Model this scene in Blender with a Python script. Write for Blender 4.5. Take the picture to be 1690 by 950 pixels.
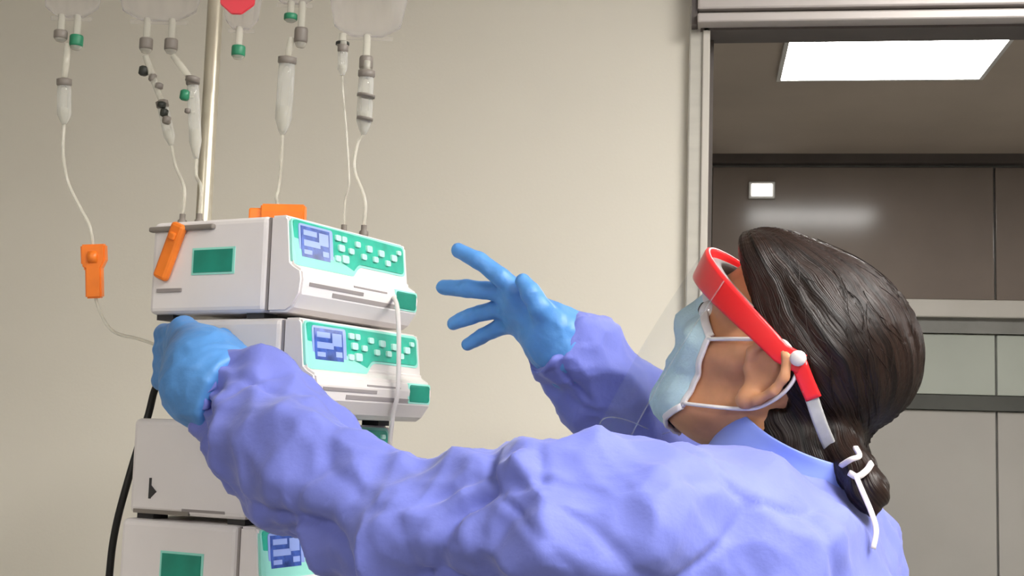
import bpy, bmesh, math, random
import numpy as np
from mathutils import Vector, Matrix

for o in list(bpy.data.objects):
    bpy.data.objects.remove(o)
S = bpy.context.scene
COL = S.collection
rad = math.radians

# ------------------------------------------------------------------ camera
FPX = 2200.0
YAW, PITCH, ROLL = rad(8.1), rad(6.3), rad(1.7)
CAM = Vector((0, 0, 1.5))
RM = (Matrix.Rotation(YAW, 3, 'Z') @ Matrix.Rotation(math.pi/2 + PITCH, 3, 'X') @ Matrix.Rotation(ROLL, 3, 'Z'))
cd = bpy.data.cameras.new('camera'); cam = bpy.data.objects.new('camera', cd); COL.objects.link(cam)
cam.matrix_world = Matrix.Translation(CAM) @ RM.to_4x4()
cd.sensor_fit = 'HORIZONTAL'; cd.sensor_width = 36.0; cd.lens = 36.0*FPX/1690.0
cd.clip_start = 0.02
S.camera = cam
RIGHT, UPV, FWD = RM @ Vector((1,0,0)), RM @ Vector((0,1,0)), RM @ Vector((0,0,-1))

def cs(px, py, d):
    """photo pixel + distance along the view axis -> point in the room"""
    return CAM + d*((px-845.0)/FPX*RIGHT + (475.0-py)/FPX*UPV + FWD)
def cv(x, d, z):
    return x*RIGHT + d*FWD + z*UPV
def on_y(px, py, y):
    r = (px-845.0)/FPX*RIGHT + (475.0-py)/FPX*UPV + FWD
    return CAM + r*((y-CAM.y)/r.y)
def on_z(px, py, z):
    r = (px-845.0)/FPX*RIGHT + (475.0-py)/FPX*UPV + FWD
    return CAM + r*((z-CAM.z)/r.z)

# ------------------------------------------------------------------ world, exposure
w = bpy.data.worlds.new('world'); S.world = w; w.use_nodes = True
w.node_tree.nodes['Background'].inputs[0].default_value = (0.5, 0.52, 0.55, 1)
w.node_tree.nodes['Background'].inputs[1].default_value = 0.25
S.view_settings.view_transform = 'Standard'; S.view_settings.look = 'None'
S.view_settings.gamma = 1.0; S.view_settings.use_curve_mapping = False
S.view_settings.exposure = 0.0
NEAR_LAMP = 33.0        # emission of the ceiling panels of the treatment room
FAR_LAMP = 30.0         # emission of the ceiling panels beyond the doorway

# ------------------------------------------------------------------ materials
def srgb(r, g, b):
    f = lambda c: (c/255/12.92) if c/255 <= .04045 else ((c/255+.055)/1.055)**2.4
    return (f(r), f(g), f(b), 1)

def mat(name, col, rough=.5, metal=0, var=.06, scale=8, bump=0, bscale=60, spec=.5, coat=0, sheen=0, sss=0, stretch=None, attr=None):
    m = bpy.data.materials.new(name); m.use_nodes = True
    nt = m.node_tree; n = nt.nodes; b = n['Principled BSDF']
    b.inputs['Roughness'].default_value = rough; b.inputs['Metallic'].default_value = metal
    b.inputs['Specular IOR Level'].default_value = spec
    b.inputs['Coat Weight'].default_value = coat
    b.inputs['Sheen Weight'].default_value = sheen
    if sss:
        b.inputs['Subsurface Weight'].default_value = sss
        b.inputs['Subsurface Radius'].default_value = (.01, .004, .002)
        b.inputs['Subsurface Scale'].default_value = .5
    if attr:
        tc = n.new('ShaderNodeAttribute'); tc.attribute_name = attr; out = tc.outputs['Vector']
    else:
        tc = n.new('ShaderNodeTexCoord'); out = tc.outputs['Object']
    mp = n.new('ShaderNodeMapping'); nt.links.new(out, mp.inputs[0])
    if stretch: mp.inputs['Scale'].default_value = stretch
    nz = n.new('ShaderNodeTexNoise'); nz.inputs['Scale'].default_value = scale; nz.inputs['Detail'].default_value = 4
    nt.links.new(mp.outputs[0], nz.inputs['Vector'])
    cr = n.new('ShaderNodeValToRGB')
    c = np.array(col[:3])
    cr.color_ramp.elements[0].color = (*np.clip(c*(1-var*2), 0, 1), 1); cr.color_ramp.elements[0].position = .3
    cr.color_ramp.elements[1].color = (*np.clip(c*(1+var*2), 0, 1), 1); cr.color_ramp.elements[1].position = .7
    nt.links.new(nz.outputs['Fac'], cr.inputs[0]); nt.links.new(cr.outputs[0], b.inputs['Base Color'])
    if bump:
        n2 = n.new('ShaderNodeTexNoise'); n2.inputs['Scale'].default_value = bscale; n2.inputs['Detail'].default_value = 5
        nt.links.new(mp.outputs[0], n2.inputs['Vector'])
        bp = n.new('ShaderNodeBump'); bp.inputs['Strength'].default_value = bump; bp.inputs['Distance'].default_value = .004
        nt.links.new(n2.outputs['Fac'], bp.inputs['Height']); nt.links.new(bp.outputs[0], b.inputs['Normal'])
    return m

def emit(name, col, strength):
    m = bpy.data.materials.new(name); m.use_nodes = True
    nt = m.node_tree; nt.nodes.clear()
    e = nt.nodes.new('ShaderNodeEmission'); o = nt.nodes.new('ShaderNodeOutputMaterial')
    e.inputs[0].default_value = col; e.inputs[1].default_value = strength
    nt.links.new(e.outputs[0], o.inputs[0]); return m

def clear(name, tint, opac, rough=.05, white=(.8,.8,.8,1), gl=.12):
    """thin clear plastic: mostly lets light through, a little milky, glossy"""
    m = bpy.data.materials.new(name); m.use_nodes = True
    nt = m.node_tree; n = nt.nodes; n.clear()
    t = n.new('ShaderNodeBsdfTransparent'); t.inputs[0].default_value = tint
    p = n.new('ShaderNodeBsdfPrincipled'); p.inputs['Base Color'].default_value = white; p.inputs['Roughness'].default_value = rough
    fr = n.new('ShaderNodeLayerWeight'); fr.inputs['Blend'].default_value = .35
    ma = n.new('ShaderNodeMath'); ma.operation = 'MULTIPLY_ADD'; ma.inputs[1].default_value = gl*4; ma.inputs[2].default_value = opac
    nt.links.new(fr.outputs['Facing'], ma.inputs[0]); ma.use_clamp = True
    mx = n.new('ShaderNodeMixShader'); nt.links.new(ma.outputs[0], mx.inputs[0])
    nt.links.new(t.outputs[0], mx.inputs[1]); nt.links.new(p.outputs[0], mx.inputs[2])
    o = n.new('ShaderNodeOutputMaterial'); nt.links.new(mx.outputs[0], o.inputs[0]); return m

M = dict(
    wall=mat('wall_paint', srgb(228, 222, 208), .75, var=.015, scale=1.2, bump=.05, bscale=180),
    wall2=mat('wall_paint_plain', srgb(176, 172, 166), .8, var=.02),
    ceil=mat('ceiling_paint', srgb(222, 220, 214), .85, var=.02),
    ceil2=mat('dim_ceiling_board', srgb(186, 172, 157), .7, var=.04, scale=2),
    floor=mat('vinyl_floor', srgb(150, 150, 148), .4, var=.05),
    alu=mat('anodised_frame', srgb(196, 192, 182), .38, metal=.35, var=.03, stretch=(1,1,6)),
    header=mat('painted_header', srgb(196, 188, 184), .4, metal=.2, var=.02),
    headdark=mat('header_groove', srgb(92, 84, 80), .6),
    darkpanel=mat('dark_gloss_panel', srgb(138, 126, 117), .14, var=.04, scale=3, spec=.24),
    paleband=mat('pale_rail', srgb(206, 200, 190), .5, var=.02),
    greywall=mat('grey_rail', srgb(140, 138, 132), .5),
    greenwall=mat('pale_green_panel', srgb(184, 188, 176), .45, var=.03, scale=2),
    groove=mat('dark_rail', srgb(84, 84, 78), .5),
    lowwall=mat('warm_grey_panel', srgb(178, 173, 165), .5, var=.03, scale=2),
    white=mat('pump_white', srgb(232, 226, 224), .42, var=.015, spec=.4),
    white2=mat('pump_cream', srgb(222, 215, 210), .45, var=.02, spec=.4),
    slot=mat('pump_grey', srgb(150, 142, 140), .5),
    dark=mat('dark_rubber', srgb(52, 50, 50), .6),
    teal=mat('teal_panel', srgb(40, 178, 150), .4, var=.1, scale=40),
    tealdark=mat('teal_label', srgb(22, 138, 116), .45, var=.08, scale=30),
    tealrim=mat('teal_rim', srgb(150, 222, 206), .45),
    button=mat('pale_button', srgb(190, 236, 224), .4),
    screen=mat('screen_blue', srgb(66, 92, 168), .2, var=.25, scale=70),
    screenlight=mat('screen_pale', srgb(150, 170, 230), .25),
    orange=mat('orange_plastic', srgb(246, 128, 38), .4, var=.06, scale=30),
    red=mat('red_plastic', srgb(240, 40, 44), .3, var=.03),
    redcap=mat('red_cap', srgb(214, 48, 62), .4),
    steel=mat('pole_steel', srgb(206, 198, 178), .32, metal=.55, var=.04, stretch=(1,1,.2)),
    castor=mat('castor_grey', srgb(90, 90, 92), .6),
    black=mat('black_cable', srgb(16, 15, 14), .5),
    green=mat('green_port', srgb(40, 128, 92), .45),
    greyport=mat('grey_port', srgb(128, 120, 112), .5),
    blackport=mat('dark_valve', srgb(44, 46, 40), .5),
    bag=clear('bag_plastic', (.985,.98,.978,1), .05, .05, srgb(226,221,220), .10),
    tube=clear('tube_plastic', (.97,.97,.96,1), .38, .2, srgb(232,228,214), .10),
    chamber=clear('chamber_plastic', (.96,.96,.95,1), .26, .08, srgb(230,230,224), .12),
    shield=clear('shield_plastic', (.98,.985,.988,1), .03, .06, srgb(200,208,212), .02),
    shieldrim=clear('shield_edge', (.95,.96,.96,1), .12, .2, srgb(200,206,206), .05),
    gown=mat('gown_fabric', srgb(108, 117, 196), .66, var=.05, scale=14, bump=.10, bscale=200, sheen=.2, spec=.35),
    gowntie=mat('gown_binding', srgb(124, 144, 226), .7, var=.05, sheen=.2),
    glove=mat('nitrile_glove', srgb(84, 142, 206), .45, var=.06, scale=30, bump=.2, bscale=120, spec=.45),
    skin=mat('skin', srgb(206, 148, 108), .5, var=.06, scale=40, sss=.15, spec=.4),
    hair=mat('dark_brown_hair', srgb(32, 20, 15), .38, var=.4, scale=1.0, bump=.5, bscale=3, spec=.28, stretch=(70, 70, 40), attr='hl'),
    mask=mat('mask_fabric', srgb(190, 219, 228), .8, var=.03, scale=40, bump=.2, bscale=400),
    maskrim=mat('mask_binding', srgb(236, 232, 230), .8, var=.02),
    strap=mat('grey_strap', srgb(176, 176, 174), .6, var=.08, scale=60),
    tie=mat('white_tie', srgb(222, 214, 210), .7, var=.03),
    eye=mat('eye_white', srgb(236, 232, 228), .15),
    iris=mat('iris_brown', srgb(40, 26, 20), .15),
    cloth=mat('navy_trousers', srgb(60, 72, 120), .8),
    shoe=mat('white_clog', srgb(225, 225, 225), .5),
    lampframe=mat('lamp_frame', srgb(215, 214, 210), .4),
    lampnear=emit('lamp_near', (1, .975, .935, 1), NEAR_LAMP),
    lampfar=emit('lamp_far', (1, .985, .96, 1), FAR_LAMP),
    lampsmall=emit('lamp_small', (1, .96, .9, 1), 2.2),
)

# ------------------------------------------------------------------ mesh helpers
def link(name, me, m=None, parent=None, smooth=False):
    o = bpy.data.objects.new(name, me); COL.objects.link(o)
    if m is not None: me.materials.append(m if not isinstance(m, str) else M[m])
    if parent is not None: o.parent = parent
    if smooth:
        me.polygons.foreach_set('use_smooth', [True]*len(me.polygons))
    return o
def from_bm(name, bm, m=None, parent=None, smooth=False):
    bmesh.ops.recalc_face_normals(bm, faces=bm.faces)
    me = bpy.data.meshes.new(name); bm.to_mesh(me); bm.free()
    return link(name, me, m, parent, smooth)
def box_bm(x0, x1, y0, y1, z0, z1, bev=0, seg=2, bm=None):
    bm2 = bmesh.new()
    bmesh.ops.create_cube(bm2, size=1)
    for v in bm2.verts:
        v.co = Vector(((x0+x1)/2+v.co.x*(x1-x0), (y0+y1)/2+v.co.y*(y1-y0), (z0+z1)/2+v.co.z*(z1-z0)))
    if bev: bmesh.ops.bevel(bm2, geom=bm2.edges[:], offset=bev, segments=seg, affect='EDGES', profile=.5)
    if bm is None: return bm2
    me = bpy.data.meshes.new('t'); bm2.to_mesh(me); bm2.free(); bm.from_mesh(me); bpy.data.meshes.remove(me); return bm
def box(name, b, m, parent=None, bev=0, seg=2):
    return from_bm(name, box_bm(*b, bev=bev, seg=seg), m, parent, smooth=False)
def prism(name, poly, axis, a0, a1, m, parent=None, bev=0):
    """poly in the two other axes, extruded along axis ('x','y','z')"""
    bm = bmesh.new()
    def P(u, v, a): return {'x': (a, u, v), 'y': (u, a, v), 'z': (u, v, a)}[axis]
    A = [bm.verts.new(P(u, v, a0)) for u, v in poly]; B = [bm.verts.new(P(u, v, a1)) for u, v in poly]
    bm.faces.new(A); bm.faces.new(B[::-1]); n = len(poly)
    for i in range(n): bm.faces.new((A[i], A[(i+1)%n], B[(i+1)%n], B[i]))
    bmesh.ops.recalc_face_normals(bm, faces=bm.faces)
    if bev: bmesh.ops.bevel(bm, geom=[e for e in bm.edges if e.calc_face_angle(0) > .6], offset=bev, segments=2, affect='EDGES')
    return from_bm(name, bm, m, parent)
def smooth_path(pts, n=8):
    pts = [Vector(p) for p in pts]
    if len(pts) < 3: return pts
    P = [pts[0]*2-pts[1]] + pts + [pts[-1]*2-pts[-2]]; out = []
    for i in range(1, len(P)-2):
        for k in range(n):
            t = k/n; a, b, c, d = P[i-1:i+3]
            out.append(.5*((2*b)+(c-a)*t+(2*a-5*b+4*c-d)*t*t+(3*b-a-3*c+d)*t**3))
    return out+[pts[-1]]
def tube_bm(path, r, n=8, bm=None, flat=None):
    """sweep a circle (or a flat ribbon section when flat=(w,t,normal_fn)) along path"""
    bm = bm or bmesh.new(); rings = []; L = len(path); prev = None
    for i, p in enumerate(path):
        t = (path[min(i+1, L-1)]-path[max(i-1, 0)]).normalized()
        if flat:
            nn = flat[2](p, i); nn = (nn-t*nn.dot(t)).normalized()
        else:
            nn = prev if prev is not None else (Vector((0,0,1)) if abs(t.z) < .9 else Vector((1,0,0)))
            nn = (nn-t*nn.dot(t)).normalized(); prev = nn
        b = t.cross(nn); rr = r[i] if isinstance(r, (list, tuple)) else r
        ring = []
        for k in range(n):
            a = 2*math.pi*k/n
            if flat:
                wv = flat[0][i] if isinstance(flat[0], (list, tuple)) else flat[0]
                c, s_ = math.cos(a), math.sin(a)
                sx = math.copysign(abs(c)**.4, c)*wv/2; sy = math.copysign(abs(s_)**.4, s_)*flat[1]/2
                ring.append(bm.verts.new(p+b*sx+nn*sy))
            else: ring.append(bm.verts.new(p+(nn*math.cos(a)+b*math.sin(a))*rr))
        rings.append(ring)
    for i in range(L-1):
        for k in range(n): bm.faces.new((rings[i][k], rings[i][(k+1)%n], rings[i+1][(k+1)%n], rings[i+1][k]))
    bm.faces.new(rings[0][::-1]); bm.faces.new(rings[-1]); return bm
def lathe_bm(prof, base, axis=Vector((0,0,1)), n=16, bm=None):
    """prof: list of (radius, height along axis)"""
    axis = axis.normalized(); q = Vector((0,0,1)).rotation_difference(axis); bm = bm or bmesh.new(); rings = []
    for r, h in prof:
        rings.append([bm.verts.new(base+q @ Vector((max(r, 1e-4)*math.cos(2*math.pi*k/n), max(r, 1e-4)*math.sin(2*math.pi*k/n), h))) for k in range(n)])
    for i in range(len(rings)-1):
        for k in range(n): bm.faces.new((rings[i][k], rings[i][(k+1)%n], rings[i+1][(k+1)%n], rings[i+1][k]))
    bm.faces.new(rings[0][::-1]); bm.faces.new(rings[-1]); return bm
def empty(name, loc, label, cat, group=None, rot=None):
    o = bpy.data.objects.new(name, None); COL.objects.link(o); o.location = loc; o.empty_display_size = .05
    if rot is not None: o.rotation_euler = rot
    tag(o, label, cat, group); return o
def tag(o, label, cat, group=None):
    o['label'] = label; o['category'] = cat
    if group: o['group'] = group
    return o
def struct(o, label=None, cat=None):
    o['kind'] = 'structure'
    if label: o['label'] = label
    if cat: o['category'] = cat
    return o

# ------------------------------------------------------------------ the room
YW = 2.36; TH = .05; YF = 5.15; ZC = 2.62; ZC2 = 2.60
XL, XR, YB = -2.3, 2.6, -2.2
xo = on_y(1150, 300, YW).x            # left edge of the opening
zo = on_y(1420, 38, YW).z             # underside of the header
XO2 = xo+1.75
# back wall with the opening
bm = bmesh.new()
box_bm(XL, xo, YW, YW+TH, 0, ZC, bm=bm); box_bm(XO2, XR, YW, YW+TH, 0, ZC, bm=bm); box_bm(xo, XO2, YW, YW+TH, zo+.02, ZC, bm=bm)
struct(from_bm('wall_back', bm, 'wall'), 'beige painted wall behind the pumps', 'wall')
struct(box('wall_left', (XL-.1, XL, YB, YW+TH, 0, ZC), 'wall2'), 'plain wall of the treatment room opposite the doorway side', 'wall')
struct(box('wall_right', (XR, XR+.1, YB, YW+TH, 0, ZC), 'wall2'), 'plain side wall of the treatment room', 'wall')
struct(box('wall_front', (XL, XR, YB-.1, YB, 0, ZC), 'wall2'), 'plain wall facing the pumps', 'wall')
struct(box('floor', (XL-.1, 5.0, YB-.1, YF+.2, -.1, 0), 'floor'), 'grey vinyl floor', 'floor')
struct(box('ceiling', (XL-.1, XR+.1, YB-.1, YW+TH, ZC, ZC+.1), 'ceil'), 'pale ceiling of the treatment room', 'ceiling')
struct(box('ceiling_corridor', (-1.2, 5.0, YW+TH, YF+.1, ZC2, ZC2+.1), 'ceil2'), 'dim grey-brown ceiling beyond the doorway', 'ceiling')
struct(box('wall_corridor_left', (-1.2, -1.1, YW+TH, YF, 0, ZC2), 'greywall'), 'grey side wall beyond the doorway', 'wall')
struct(box('wall_corridor_right', (4.9, 5.0, YW+TH, YF, 0, ZC2), 'greywall'), 'grey end wall beyond the doorway', 'wall')

# far wall: panels and rails, each a piece of its own
far = struct(box('wall_far', (-1.1, 4.9, YF, YF+.1, 0, ZC2), 'greywall'), 'far wall of dark glossy and pale panels beyond the doorway', 'wall')
zf = lambda y: on_y(1600, y, YF).z
z_top = ZC2-.035; z_rail0, z_rail1 = zf(526), zf(497); z_gr1 = zf(551); z_dk1, z_dk0 = zf(653), zf(677)
xs = on_y(1640, 380, YF).x
box('cornice', (-1.1, 4.9, YF-.05, YF, z_top, ZC2), 'headdark', far)
for k in range(-2, 5):
    a = xs-1.05*(1-k) + .004; b = a+1.05-.008
    a = max(a, -1.1); b = min(b, 4.9)
    box('panel', (a, b, YF-.02, YF, z_rail1+.004, z_top-.012), 'darkpanel', far, bev=.002)
    box('lower_panel', (a, b, YF-.018, YF, z_dk1+.003, z_gr1-.003), 'greenwall', far, bev=.002)
    box('base_panel', (a, b, YF-.018, YF, .12, z_dk0-.003), 'lowwall', far, bev=.002)
box('rail', (-1.1, 4.9, YF-.06, YF, z_rail0, z_rail1), 'paleband', far, bev=.006)
box('under_rail', (-1.1, 4.9, YF-.03, YF, z_gr1, z_rail0), 'greywall', far)
box('dark_rail', (-1.1, 4.9, YF-.03, YF, z_dk0, z_dk1), 'groove', far)

# door frame
d1 = bpy.data.objects.new('door_1', None); COL.objects.link(d1); d1.location = (xo, YW, 0)
struct(d1, 'grey metal frame of the wide doorway beside the beige wall', 'door frame')
def dbox(n, b, m, bev=0): return box(n, (b[0]-xo, b[1]-xo, b[2]-YW, b[3]-YW, b[4], b[5]), m, d1, bev)
xj0, xj1 = on_y(1134, 300, YW-.02).x, on_y(1168, 300, YW-.02).x
dbox('jamb', (xj0, xj1, YW-.022, YW+TH+.01, 0, zo+.03), 'alu', .003)
dbox('jamb_stop', (xj1, xj1+.008, YW+.03, YW+.06, 0, zo), 'headdark')
dbox('jamb_lip', (xj1-.012, xj1+.001, YW-.030, YW-.020, 0, zo), 'paleband', .002)
dbox('jamb', (XO2-.04, XO2, YW-.022, YW+TH+.01, 0, zo), 'alu', .003)
zh = lambda y: on_y(1420, y, YW-.05).z
dbox('header', (xj0+.014, XO2, YW-.06, YW+TH, zh(14), ZC-.005), 'header', .004)
dbox('header_groove', (xj0+.016, XO2, YW-.045, YW+TH, zh(21), zh(14)), 'headdark')
dbox('header_track', (xj0+.014, XO2, YW-.065, YW+TH, zh(37), zh(21)), 'header', .003)
dbox('header_shadow_gap', (xj0+.02, XO2, YW-.03, YW+TH, zh(41), zh(37)), 'headdark')
dbox('header_end', (xj0+.004, xj0+.014, YW-.05, YW+.0, zh(37), ZC-.005), 'headdark')

# lamps
def panel_lamp(name, cx, cy, z, sx, sy, m, label, rz=0, group=None):
    e = empty(name, (cx, cy, z), label, 'ceiling lamp', group, (0, 0, rz))
    f = .012
    bm = bmesh.new()
    for b in ((-sx/2-f, sx/2+f, -sy/2-f, -sy/2), (-sx/2-f, sx/2+f, sy/2, sy/2+f), (-sx/2-f, -sx/2, -sy/2, sy/2), (sx/2, sx/2+f, -sy/2, sy/2)):
        box_bm(*b, -.016, 0, bm=bm)
    from_bm('frame', bm, 'lampframe', e)
    box('diffuser', (-sx/2, sx/2, -sy/2, sy/2, -.012, -.001), m, e)
    return e
q = [on_z(px, py, ZC2) for px, py in ((1315, 60), (1670, 64), (1622, 130), (1301, 125))]
lc = sum(q, Vector())/4
panel_lamp('ceiling_lamp', lc.x-.02, lc.y-.03, ZC2, ((q[1]-q[0]).length+(q[2]-q[3]).length)/2, abs((q[0].y+q[1].y-q[2].y-q[3].y)/2), 'lampfar',
           'bright white rectangular lamp panel in the dim ceiling beyond the doorway')
panel_lamp('ceiling_lamp', lc.x+2.4, lc.y, ZC2, .6, .6, 'lampfar', 'added square fill light panel farther along the dim ceiling, out of the doorway view')  # unseen panel added as fill light for the space beyond the doorway
for i, (x, y) in enumerate(((.95, -.15), (.85, 1.1), (-1.1, -1.1))):
    panel_lamp('ceiling_lamp', x, y, ZC, .6, 1.2 if i == 0 else .6, 'lampnear',
               ['long lamp panel above the photographer in the pale ceiling', 'square lamp panel in the pale ceiling near the doorway', 'added square fill light panel in the pale ceiling by the plain wall'][i])  # the third panel is an unseen fill added to brighten the pump sides
# small bright wall lamp on the dark panels
c = on_y(1257, 315, YF-.02)
e = empty('wall_lamp', c, 'small bright white rectangular lamp on the dark glossy panels', 'lamp')
box('housing', (-.05, .05, -.022, 0, -.033, .033), 'lampframe', e, .004)
box('diffuser', (-.04, .04, -.027, -.018, -.024, .024), 'lampsmall', e, .003)
#@@OBJECTS
# ------------------------------------------------------------------ infusion pumps on the pole
AZ = rad(27.6)-YAW
FD = Vector((math.sin(AZ), math.cos(AZ), 0)); SD = Vector((-math.cos(AZ), math.sin(AZ), 0))
A = cs(483, 353, 1.45)
PW, PD, PH, PITCHZ = .242, .199, .1075, .1125
PROF = [(.030, .001), (.004, .001), (-.004, .006), (-.014, .020), (-.016, .036), (-.014, .047), (-.004, .0525), (.000, .056), (.005, .103), (.009, PH), (.030, PH)]
def front_y(z):
    pr = PROF[1:-1]
    for (y0, z0), (y1, z1) in zip(pr, pr[1:]):
        if z0 <= z <= z1 and z1 > z0: return y0+(y1-y0)*(z-z0)/(z1-z0)
    return 0
def front_plate(name, poly, m, parent, lift=.0012, thick=.004):
    """flat piece lying on the pump's front: poly in (x along the front, height)"""
    bm = bmesh.new()
    a = [bm.verts.new((x, front_y(z)-lift, z)) for x, z in poly]; b = [bm.verts.new((x, front_y(z)-lift+thick, z)) for x, z in poly]
    bm.faces.new(a); bm.faces.new(b[::-1]); n = len(poly)
    for i in range(n): bm.faces.new((a[i], a[(i+1)%n], b[(i+1)%n], b[i]))
    return from_bm(name, bm, m, parent)
def rect(x0, x1, z0, z1): return [(x0, z0), (x1, z0), (x1, z1), (x0, z1)]
def round_poly(pts, r=.006, n=4):
    out = []; L = len(pts)
    for i in range(L):
        p, a, b = Vector(pts[i]), Vector(pts[i-1]), Vector(pts[(i+1)%L])
        s = p+(a-p).normalized()*r; e = p+(b-p).normalized()*r
        for k in range(n+1):
            t = k/n; out.append(tuple(s*(1-t)**2+p*2*t*(1-t)+e*t*t))
    return out
def make_pump(idx, dx, dy, label, drot=0, clip=False, mark=False, sidelabel=True, handle=False, white='white', pd=PD):
    base = A+FD*dx+SD*dy; z0 = A.z-PH-PITCHZ*idx
    e = empty('infusion_pump', (base.x, base.y, z0), label, 'infusion pump', 'infusion pumps stacked on the pole')
    e.rotation_euler = (0, 0, math.pi/2-AZ+drot)
    # local x runs along the front (FD), local y runs along the side (SD)
    box('body', (0, PW, .0315, pd, .001, PH), white, e, bev=.007, seg=3)
    fr = prism('front_bezel', PROF, 'x', .001, PW-.001, white, e, bev=.0025)
    for k, (fx, fy) in enumerate(((.02, .05), (.22, .05), (.02, pd-.019), (.22, pd-.019))):
        box('foot', (fx-.012, fx+.012, fy-.012, fy+.012, -.005, .002), 'dark', e)
    # control panel, wide with the screen at one end and stepping up to a narrower keypad strip
    rim = front_plate('panel_rim', round_poly([(.003, .0525), (.118, .0525), (.134, .066), (.234, .066), (.234, .105), (.003, .105)], .007), 'tealrim', fr, .0008)
    pan = front_plate('control_panel', round_poly([(.006, .0555), (.115, .0555), (.131, .069), (.230, .069), (.230, .1015), (.006, .1035)], .006), 'teal', fr, .0018)
    front_plate('screen_bezel', round_poly(rect(.014, .078, .0585, .1005), .004), 'screenlight', pan, .0026)
    scr = front_plate('screen', rect(.0175, .071, .0635, .098), 'screen', pan, .0033)
    for (a, b, c, d) in ((.021, .046, .088, .094), (.050, .068, .080, .094), (.021, .052, .076, .083), (.056, .068, .068, .074), (.021, .036, .067, .072)):
        front_plate('display_digit', rect(a, b, c, d), 'screenlight' if (a+c*7) % .02 > .008 else 'screen', scr, .0038, .001)
    for (bx, bz, s) in ((.088, .094, .006), (.100, .094, .006), (.094, .083, .007), (.086, .070, .006), (.101, .071, .008), (.114, .082, .006),
                        (.128, .092, .006), (.140, .079, .006), (.152, .090, .007), (.165, .079, .006), (.178, .088, .007), (.192, .078, .006), (.206, .086, .007), (.218, .094, .005)):
        front_plate('button', round_poly(rect(bx-s*.8, bx+s*.8, bz-s*.55, bz+s*.55), .002, 2), 'button', pan, .0045, .004)
    for (a, b, zz, hh) in ((.015, .12, .030, .004), (.06, .19, .022, .005), (.10, .17, .038, .002)):
        front_plate('slot', rect(a, b, zz, zz+hh), 'slot', fr, .0006)
    front_plate('label', round_poly(rect(.188, .238, .022, .046), .003, 2), 'tealrim', fr, .0008)
    front_plate('label', round_poly(rect(.191, .235, .024, .044), .003, 2), 'tealdark', fr, .0014)
    box('front_gap', (.002, PW-.002, .0295, .0325, .003, PH-.002), 'slot', e)
    if sidelabel:
        lb = box('side_label_rim', (-.0008, .002, .076, .137, .0445, .075), 'tealrim', e)
        box('side_label', (-.0016, .002, .079, .134, .047, .0725), 'tealdark', lb)
    if clip:
        c = box('lever', (-.010, .0, -.010, .010, -.034, .034), 'orange', e, bev=.004)
        c.location = (.0, .166, .072); c.rotation_euler = (rad(22), 0, 0)
        k = box('lever_pivot', (-.013, .0, -.0045, .0045, -.0045, .0045), 'orange', c, bev=.002); k.location = (0, 0, .018)
        box('clip_pocket', (-.002, .02, .150, .186, .026, .030), 'slot', e)
    if handle:
        bm = box_bm(-.006, .002, .106, .200, PH-.012, PH-.006, bev=.002)
        from_bm('carry_handle', bm, 'greyport', e)
    if mark:
        bm = bmesh.new(); box_bm(-.001, .001, .166, .169, .018, .041, bm=bm); from_bm('symbol_bar', bm, 'dark', e)
        prism('symbol_arrow', [(.166, .033), (.166, .019), (.158, .026)], 'x', -.001, .001, 'dark', e)
        box('seam', (-.0006, .001, .06, .12, .006, .009), 'slot', e)
        box('slot', (-.0012, .002, .11, .19, .0015, .006), 'greyport', e)
    return e
p1 = make_pump(0, 0, 0, 'topmost white infusion pump of the stack, orange lever on its side', clip=True, handle=True)
p2 = make_pump(1, .003, -.022, 'second infusion pump of the stack, gripped by the gloved hand', sidelabel=False, white='white2', pd=.180)
p3 = make_pump(2, 0, .012, 'third infusion pump of the stack, black arrow symbol on its plain side', sidelabel=False, mark=True)
p4 = make_pump(3, -.004, .018, 'lowest infusion pump in the stack with teal side label, below the black arrow symbol')

# pole
zt = 2.36
PO = cs(346, 180, 1.685)
pole = empty('infusion_stand', (PO.x, PO.y, 0), 'pale steel infusion stand pole rising behind the pump stack', 'infusion stand')
V = Vector
from_bm('pole', lathe_bm([(.0098, .11), (.0098, zt-.002), (.008, zt)], V((0,0,0)), n=20), 'steel', pole, True)
from_bm('lower_pole', lathe_bm([(.0135, .09), (.0135, 1.05), (.0105, 1.06)], V((0,0,0)), n=20), 'steel', pole, True)
from_bm('hub', lathe_bm([(.02, .075), (.035, .08), (.035, .11), (.018, .13)], V((0,0,0)), n=20), 'castor', pole, True)
for k in range(5):
    a = 2*math.pi*k/5+.3; dv = V((math.cos(a), math.sin(a), 0))
    from_bm('leg', tube_bm([V((0,0,.095))+dv*.02, V((0,0,.09))+dv*.18, V((0,0,.075))+dv*.30], .011, 10), 'steel', pole, True)
    w_ = from_bm('castor', lathe_bm([(.018, -.011), (.026, -.009), (.026, .009), (.018, .011)], V((0,0,.026))+dv*.30, V((-dv.y, dv.x, 0)), 16), 'castor', pole, True)
    from_bm('castor_stem', tube_bm([V((0,0,.078))+dv*.30, V((0,0,.05))+dv*.30], .006, 8), 'steel', w_, True)
zc = A.z-PH-PITCHZ*3-.006
corner = A+FD*(-.004)+SD*.018
def lp(x, y, z):          # pump-local to pole-local
    p = corner+FD*x+SD*y; return V((p.x-PO.x, p.y-PO.y, z))
bm = bmesh.new()
vs = [lp(.0, .03, zc), lp(PW, .03, zc), lp(PW, PD+.015, zc), lp(.0, PD+.015, zc)]
a_ = [bm.verts.new(v) for v in vs]; b_ = [bm.verts.new(v-V((0,0,.008))) for v in vs]
bm.faces.new(a_); bm.faces.new(b_[::-1])
for i in range(4): bm.faces.new((a_[i], a_[(i+1)%4], b_[(i+1)%4], b_[i]))
from_bm('shelf', bm, 'steel', pole)
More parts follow.
